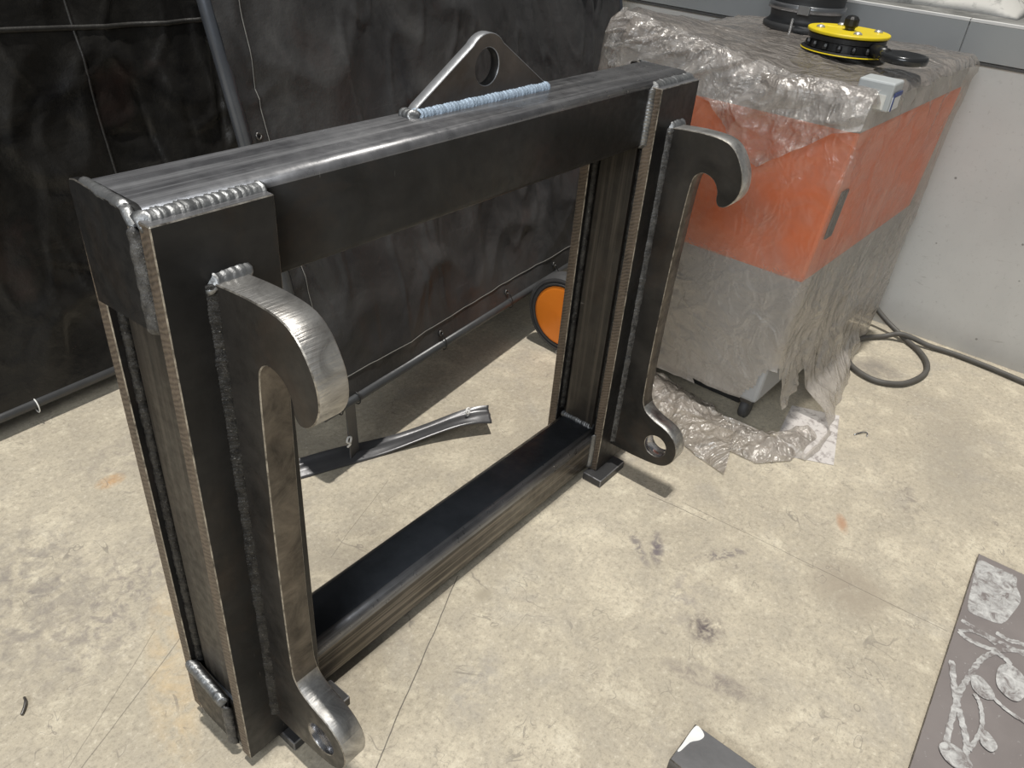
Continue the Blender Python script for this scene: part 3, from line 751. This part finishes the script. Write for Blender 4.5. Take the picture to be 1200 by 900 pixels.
def crease(p, s):
    r1 = 1 - abs(noise.noise(V((p.x * 4.2 + s, p.y * 4.2 + p.z * 1.3, p.z * 4.0 + s)))) * 2.2
    r2 = 1 - abs(noise.noise(V((p.x * 9 - p.z * 4, p.y * 9 + p.z * 4, p.z * 8 + s)))) * 2.2
    return .016 * max(0, r1 - .45) + .008 * max(0, r2 - .5)
bm = bmesh.new(); gr = []
zs = [.004 + (1.015 - .004) * (j / 74) for j in range(75)]
for z in zs:
    row = []
    for q in qs:
        p, nrm, t, k = per_pt(z, q)
        amp = .6 + 1.5 * max(0, (z - .80) / .22) + .5 * max(0, 1 - z / .25)
        if k == 0: amp *= 1.1
        off = crease(p, 2.0) * amp + .004 + .004 * noise.noise(p * 5)
        # diagonal folds of the draped front face
        if k == 0 and z > .55:
            w_ = (z - .55) / .47
            off += .028 * w_ * max(0, math.sin((t * 11.0 + (1 - z) * 8.5) + 1.8 * noise.noise(p * 3))) ** 3
        if k == 1: off += .006 * max(0, math.sin(t * 26 + z * 5 + 3 * noise.noise(p * 2))) ** 3
        row.append(bm.verts.new(p + nrm * off))
    gr.append(row)
# rounded shoulder and top
def top_z(x, y):
    base = 1.062 + .075 * max(0, min(1, (y + .02) / .5)) * max(0, min(1, (2.35 - x) / .5))
    return base
M_ = len(qs)
cx, cy = 2.22, .10
inner = []
for jj, (sc_, dz) in enumerate(((.992, .55), (.972, .86), (.94, 1.0), (.86, 1.0), (.74, 1.0), (.60, 1.0), (.45, 1.0), (.3, 1.0), (.15, 1.0))):
    row = []
    for i, q in enumerate(qs):
        b = gr[-1][i].co if jj == 0 else top0[i]
        x, y = cx + (b.x - cx) * sc_, cy + (b.y - cy) * sc_
        z = lerp(1.015, top_z(x, y), dz)
        if dz == 1.0: z += crease(V((x, y, 3)), 5) * .9 + .004 * noise.noise(V((x * 11, y * 11, 0)))
        row.append((x, y, z))
    if jj == 0: top0 = [v_.co.copy() for v_ in gr[-1]]
    vs = [bm.verts.new(p) for p in row]; inner.append(vs)
cen = bm.verts.new((cx, cy, 1.066))
allr = gr + inner
def torn(i, j):
    """holes torn at the front bottom corner"""
    q = qs[i]; z = zs[j] if j < len(zs) else 9
    u = (q - 1) * .98                                  # metres along the side facing the wall end, from corner A
    if 0 <= u < .20 and .012 < z < .075 + .095 * max(0, u) / .2 + .008 * math.sin(u * 90): return True
    w_ = (1 - q) * .76                                 # metres back along the side facing the frame
    if 0 <= w_ < .42 and .02 < z < .086 - .05 * max(0, w_ - .25): return True
    # bare triangle of cabinet at the corner
    if 0 <= w_ < .085 and .08 <= z < .25 and w_ < .085 * (1 - (z - .08) / .17) + .006 * math.sin(z * 70): return True
    if 0 <= u < .022 and .085 <= z < .2: return True
    return False
for j in range(len(allr) - 1):
    for i in range(M_):
        if j < len(zs) - 1 and torn(i, j): continue
        f = bm.faces.new((allr[j][i], allr[j][(i + 1) % M_], allr[j + 1][(i + 1) % M_], allr[j + 1][i]))
        f.material_index = 1 if j >= len(zs) else 0; f.smooth = True
for i in range(M_):
    f = bm.faces.new((allr[-1][i], allr[-1][(i + 1) % M_], cen)); f.material_index = 1; f.smooth = True
CO_ = Matrix.Translation(-V((2.2, .13, 0)))
bm.transform(CO_); link('film', bm, [FILM, FILM_TOP], cover, True)
# loose crumpled flap hanging from the front shoulder, drawn down to a point
bm = bmesh.new(); g = []
edge = [(.47, 1.03), (.44, .995), (.32, .978), (.21, .988), (.116, .972), (.06, .915), (.017, .865), (-.03, .838), (-.056, .832), (-.10, .868), (-.16, .91), (-.232, .968), (-.295, .985)]
NF, MF = 130, 44
for i in range(NF + 1):
    x_ = i / NF * (len(edge) - 1); k = min(int(x_), len(edge) - 2); y, zb = [lerp(edge[k][q_], edge[k + 1][q_], x_ - k) for q_ in (0, 1)]
    row = []
    for j in range(MF + 1):
        t = j / MF; zt = 1.075 + .075 * max(0, min(1, (y + .05) / .5))
        z = lerp(zt, zb, t)
        x = 1.700 + .05 * (1 - t) ** 4 - .012 * t
        fan = (y + .30) / max(.12, 1.25 - z)                 # folds radiate from the corner with the grey box
        x -= .026 * (1 - .4 * t) * max(0, math.sin(fan * 6.5 + 3.2 * noise.noise(V((y * 4, z * 5, 2))))) ** 2
        x -= crease(V((x * 1.2, y * 2.2, z * 2.2)), 11) * 1.5 + .006 * noise.noise(V((y * 22, z * 22, 4)))
        row.append(bm.verts.new((x - .004, y, z + .004 * noise.noise(V((y * 30, z * 9, 8))))))
    g.append(row)
for i in range(NF):
    for j in range(MF): bm.faces.new((g[i][j], g[i + 1][j], g[i + 1][j + 1], g[i][j + 1])).smooth = True
bm.transform(CO_); o_ = link('flap', bm, FILM_SHINY, cover, True); o_['label'] = 'shiny crumpled flap hanging over the orange side'
# crumpled skirt of the cover spread over the floor in front
def skirt(path_in, path_out, n, m, seed, hgt):
    bm = bmesh.new(); g = []
    def samp(path, t):
        x = t * (len(path) - 1); i = min(int(x), len(path) - 2); return V(path[i]).lerp(V(path[i + 1]), x - i)
    for i in range(n + 1):
        a, b = samp(path_in, i / n), samp(path_out, i / n); row = []
        for j in range(m + 1):
            t = j / m; p = a.lerp(b, t)
            lift = crease(V((p.x * 2.5, p.y * 2.5, seed)), seed) * 1.4 + .5 * abs(noise.noise(V((p.x * 14, p.y * 14, seed)))) * .03
            p.z += hgt * math.sin(t * math.pi) ** .8 * (0.5 + .9 * noise.noise(V((i * .12, seed, 0))) ** 2) + lift * (1 - .7 * t)
            p += V((noise.noise(p * 17), noise.noise(p * 17 + V((9, 0, 0))), 0)) * .006
            p.z = max(p.z, .0015)
            row.append(bm.verts.new(p))
        g.append(row)
    for i in range(n):
        for j in range(m): bm.faces.new((g[i][j], g[i + 1][j], g[i + 1][j + 1], g[i][j + 1])).smooth = True
    return bm
def floor_skirt(*a):
    bm = skirt(*a); bm.transform(CO_); link('skirt', bm, FILM_SKIRT, cover, True)
floor_skirt([(1.735, .48, .09), (1.74, .25, .05), (1.745, .05, .03), (1.735, -.08, .012), (1.69, -.20, .01)],
      [(1.66, .46, .004), (1.62, .22, .004), (1.56, .0, .004), (1.475, -.17, .003), (1.455, -.275, .003)], 80, 26, 3.1, .055)
floor_skirt([(1.69, -.20, .012), (1.72, -.27, .012), (1.78, -.33, .012), (1.84, -.36, .01)],
      [(1.575, -.232, .003), (1.575, -.325, .003), (1.665, -.40, .003), (1.84, -.415, .003)], 46, 18, 8.4, .03)


# round clamp device lying on top of the cover
ZT = 1.075
rd = empty('magnetic_clamp', (2.185, -.045, ZT), 'round black device with yellow disc lid and black ring handle on top of the cover', 'tool')
DARK = simple('black_greasy_metal', (.03, .03, .031), .35, .4, .3, 40)
YEL = simple('yellow_plate', (.85, .66, .02), .4, 0, .1, 16)
def rp(name, bm, mat, parent=rd, smooth=False, label=None):
    o = link(name, bm, mat, parent, smooth)
    if label: o['label'] = label
    return o
bm = bmesh.new(); lathe(bm, [(.118, 0), (.124, .004), (.124, .010), (.118, .013), (.106, .014), (.104, .034), (.112, .037), (.112, .049), (.108, .052)], (0, 0, 0), 'Z', 48)
rp('base', bm, DARK, smooth=False)
bm = bmesh.new(); lathe(bm, [(.1252, .0052), (.1262, .006), (.1252, .0085)], (0, 0, 0), 'Z', 48, close=False); rp('base_ring', bm, YEL)
bm = bmesh.new()
lp = arc((0, 0), .118, 0, 350, 36); slot = [(-.012, .02), (.012, .02), (.012, .095), (-.012, .095)]
bm = plate_bm(lp, [[(u * .9 + .02, v_ + .0) for u, v_ in slot]], lambda u, v_, w_: (u, v_, .0535 + w_), .009, 0, 0, 0, .0015, 0)
rp('lid', bm, YEL, label='yellow round lid')
bm = bmesh.new(); lathe(bm, [(.014, .0635), (.015, .070), (.021, .075), (.021, .093), (.015, .100), (.006, .103)], (0, 0, 0), 'Z', 12); rp('knob', bm, DARK)
for k in range(4):
    t = .6 + k * math.pi / 2; bm = bmesh.new()
    lathe(bm, [(.013, .0628), (.012, .067), (.006, .0705), (.001, .071)], (.085 * math.cos(t), .085 * math.sin(t), 0), 'Z', 14)
    rp('bolt', bm, simple('bolt_zinc', (.7, .7, .7), .3, .7), smooth=True)
for k in range(10):
    t = 2.2 + k * .37; c = V((.111 * math.cos(t), .111 * math.sin(t), .024))
    bm = bmesh.new(); lathe(bm, [(.007, -.008), (.009, 0), (.007, .008)], c, 'Z', 8); rp('stud', bm, DARK)
# arm and ring handle towards the front corner
bm = bmesh.new(); tube(bm, [(-.05, -.09, .03), (-.08, -.125, .03), (-.10, -.15, .03)], .017, 10); rp('arm', bm, DARK, smooth=True)
bm = bmesh.new()
lathe(bm, [(.001, .012), (.03, .013), (.048, .021), (.056, .0255), (.063, .024), (.066, .016), (.063, .004), (.05, .001), (.001, .001)], (-.117, -.200, .018), 'Z', 40)
rp('ring_handle', bm, simple('dark_polished_ring', (.055, .057, .06), .22, .6, .15), smooth=True, label='dark glossy dished ring')

# ------------------------------------------------------------------ loose things on the floor
cb = bmesh.new()
tube(cb, [(2.80, -.02, .34), (2.80, -.14, .2), (2.802, -.235, .115), (2.79, -.33, .05), (2.755, -.43, .015), (2.69, -.51, .0115), (2.60, -.56, .0115), (2.50, -.565, .0115), (2.39, -.525, .0115),
          (2.34, -.45, .0115), (2.36, -.37, .0115), (2.42, -.315, .0115), (2.52, -.295, .0115), (2.62, -.30, .0115), (2.71, -.36, .0125), (2.745, -.42, .033), (2.768, -.52, .0145), (2.782, -.62, .0115), (2.772, -.76, .0115), (2.752, -.90, .0115), (2.72, -1.2, .0115), (2.6, -1.7, .0115)], .0105, 10, sub=7)
tag(link('power_cable', cb, simple('dusty_cable', (.085, .08, .072), .55, 0, .3, 25), None, True), 'dusty grey cable looping on the floor between the cover and the wall', 'cable')
def card_mat():
    a = N('scuffed_card'); v = a.obj(); f = a.noise(v, 40, 6, .7, .6)
    return a.set(Base_Color=a.ramp(f, (.36, (.3, .27, .26)), (.5, (.60, .57, .55))), Roughness=.7)
bm = plate_bm([(1.66, -.33), (1.745, -.507), (2.03, -.425), (1.97, -.28)], [], lambda u, v_, w_: (u, v_, .0006 + w_), .0016, 0, 0, 0, 0, 0)
tag(link('card_sheet', bm, card_mat()), 'scuffed whitish card sheet half under the torn corner of the cover', 'card')
def smear_plate():
    a = N('dull_steel_plate'); v = a.obj(); f = a.noise(v, 8, 5, .6, .4)
    c = a.mix(f, (.20, .178, .174), (.31, .28, .272))
    sp = a.noise(v, 90, 3)
    c = a.mix(a.ramp(sp, (.68, 0.0), (.73, .6)), c, (.45, .44, .43))
    return a.set(Base_Color=c, Roughness=.45, Metallic=.3, Normal=a.bump(f, .1, .004))
PT = .014
sp = empty('steel_plate', (1.2, -1.1, 0), 'flat brown-grey steel plate with silver paint smears at the right edge', 'steel plate')
SO = Matrix.Translation(-V((1.2, -1.1, 0)))
bm = plate_bm([(1.632, -.946), (1.645, -1.6), (.70, -1.6), (.70, -.985)], [], lambda u, v_, w_: (u, v_, .0065 + w_), PT - .0065, 0, 0, 0, .0012, 1)
bm.transform(SO); link('plate', bm, [smear_plate(), EDGE], sp)
for (x, y) in ((1.5, -1.04), (.9, -1.04), (1.5, -1.5), (.8, -1.5)):
    bm = box_bm((x - .03, y - .02, .0003), (x + .03, y + .02, .0063)); bm.transform(SO); link('packing_strip', bm, DARK, sp)
def silver_mat():
    a = N('silver_paint_smear'); v = a.obj(); f = a.noise(v, 38, 5, .7, .8)
    c = a.ramp(f, (.38, (.23, .205, .2)), (.5, (.46, .455, .45)), (.66, (.66, .66, .65)))
    return a.set(Base_Color=c, Roughness=.4, Metallic=.2, Normal=a.bump(f, .5, .004))
SILVER = silver_mat(); NS = [0]
def dz():
    NS[0] += 1; return .00025 * NS[0]
def blob(pts, n=4):
    h_ = dz()
    bm = plate_bm(smooth_loop(pts, n), [], lambda u, v_, w_: (u, v_, PT + .0002 + h_ + w_), .0004, 0, 0, 0, 0, 0)
    bm.transform(SO); return link('paint_smear', bm, SILVER, sp)
def stroke(pts, wd):
    h_ = dz()
    P_ = [V((x, y, 0)) for x, y in pts]; out = []
    for i in range(len(P_) - 1):
        p0, p1, p2, p3 = P_[max(i - 1, 0)], P_[i], P_[i + 1], P_[min(i + 2, len(P_) - 1)]
        for k in range(8):
            t = k / 8; out.append(.5 * (2 * p1 + (p2 - p0) * t + (2 * p0 - 5 * p1 + 4 * p2 - p3) * t * t + (3 * p1 - p0 - 3 * p2 + p3) * t ** 3))
    out.append(P_[-1]); bm = bmesh.new(); pr = None; n_ = len(out)
    for i, p in enumerate(out):
        d = (out[min(i + 1, n_ - 1)] - out[max(i - 1, 0)]).normalized(); s = V((-d.y, d.x, 0)) * wd * (.7 + .5 * abs(math.sin(i * 1.9))) * .5
        q = [bm.verts.new(p + s + V((0, 0, PT + h_))), bm.verts.new(p - s + V((0, 0, PT + h_)))]
        if pr: bm.faces.new((pr[0], pr[1], q[1], q[0]))
        pr = q
    bm.transform(SO); return link('paint_smear', bm, SILVER, sp)
blob([(1.600, -.952), (1.50, -.958), (1.405, -.967), (1.388, -.982), (1.392, -1.01), (1.405, -1.046), (1.46, -1.06), (1.526, -1.068), (1.57, -1.05), (1.61, -1.04), (1.607, -.99)])
stroke([(1.346, -.966), (1.339, -1.035), (1.339, -1.107), (1.33, -1.2)], .012)
stroke([(1.364, -1.041), (1.361, -1.074), (1.371, -1.101), (1.37, -1.2)], .013)
stroke([(1.304, -.97), (1.293, -.995), (1.303, -1.047), (1.347, -1.106), (1.35, -1.2)], .012)
stroke([(1.304, -.97), (1.326, -.993), (1.331, -1.025), (1.323, -1.049)], .010)
stroke([(1.299, -1.053), (1.251, -1.031), (1.179, -1.02), (1.113, -1.014), (1.035, -1.017), (.944, -1.024)], .012)
stroke([(1.198, -.978), (1.107, -1.007), (1.055, -1.03), (.994, -1.056), (.937, -1.064), (.85, -1.08)], .013)
stroke([(1.299, -1.053), (1.288, -1.082), (1.262, -1.086)], .013)
blob([(1.182, -1.024), (1.149, -1.034), (1.138, -1.059), (1.152, -1.078), (1.175, -1.07), (1.196, -1.04)])
blob([(1.258, -1.068), (1.2, -1.073), (1.177, -1.103), (1.19, -1.125), (1.25, -1.13), (1.281, -1.094)])
stroke([(1.137, -1.04), (1.112, -1.058), (1.054, -1.072), (.98, -1.064)], .009)
stroke([(1.157, -1.071), (1.139, -1.114), (1.13, -1.2)], .009)
blob([(1.045, -1.075), (1.014, -1.078), (1.006, -1.10), (1.03, -1.108), (1.052, -1.085)])
blob([(.945, -1.012), (.922, -1.03), (.918, -1.062), (.945, -1.078), (.968, -1.05), (.966, -1.022)])
# end of a steel flat bar at the bottom edge of the view
sb = bmesh.new()
sb = plate_bm([(.63, -.607), (.527, -.605), (.50, -1.1), (.62, -1.1)], [], lambda u, v_, w_: (u, v_, .0004 + w_), .04, 0, 0, 0, .002, 1)
ob = empty('steel_offcut', (.58, -.8, 0), 'dark grey steel bar end with white paint chip on the floor at the bottom edge', 'steel bar')
sb.transform(Matrix.Translation(-V((.58, -.8, 0)))); link('bar', sb, [simple('offcut_steel', (.16, .16, .165), .42, .4, .25, 16), EDGE], ob)
pb = plate_bm(smooth_loop([(.626, -.611), (.60, -.6085), (.572, -.609), (.552, -.6085), (.556, -.6135), (.585, -.619), (.602, -.631), (.616, -.634), (.625, -.624)], 3), [], lambda u, v_, w_: (u, v_, .0405 + w_), .0012, 0, 0, 0, 0, 0)
pb.transform(Matrix.Translation(-V((.58, -.8, 0)))); link('paint_chip', pb, simple('white_paint', (.8, .8, .79), .5), ob)
# small scraps
def scrap(name, pts, r, mat, label, cat):
    bm = tube(bmesh.new(), pts, r, 6, sub=4); tag(link(name, bm, mat, None, True), label, cat)
scrap('metal_shaving', [(-.232, .418, .0035), (-.222, .428, .006), (-.214, .440, .0075), (-.212, .452, .0035)], .003, EYELET, 'curled dark metal shaving on the floor at the lower left', 'scrap')
scrap('wire_bit', [(1.955, -.50, .0022), (1.985, -.517, .006), (1.995, -.53, .003), (1.975, -.535, .0022)], .0022, BORE, 'tiny bright wire scrap on the floor right of the card sheet', 'scrap')
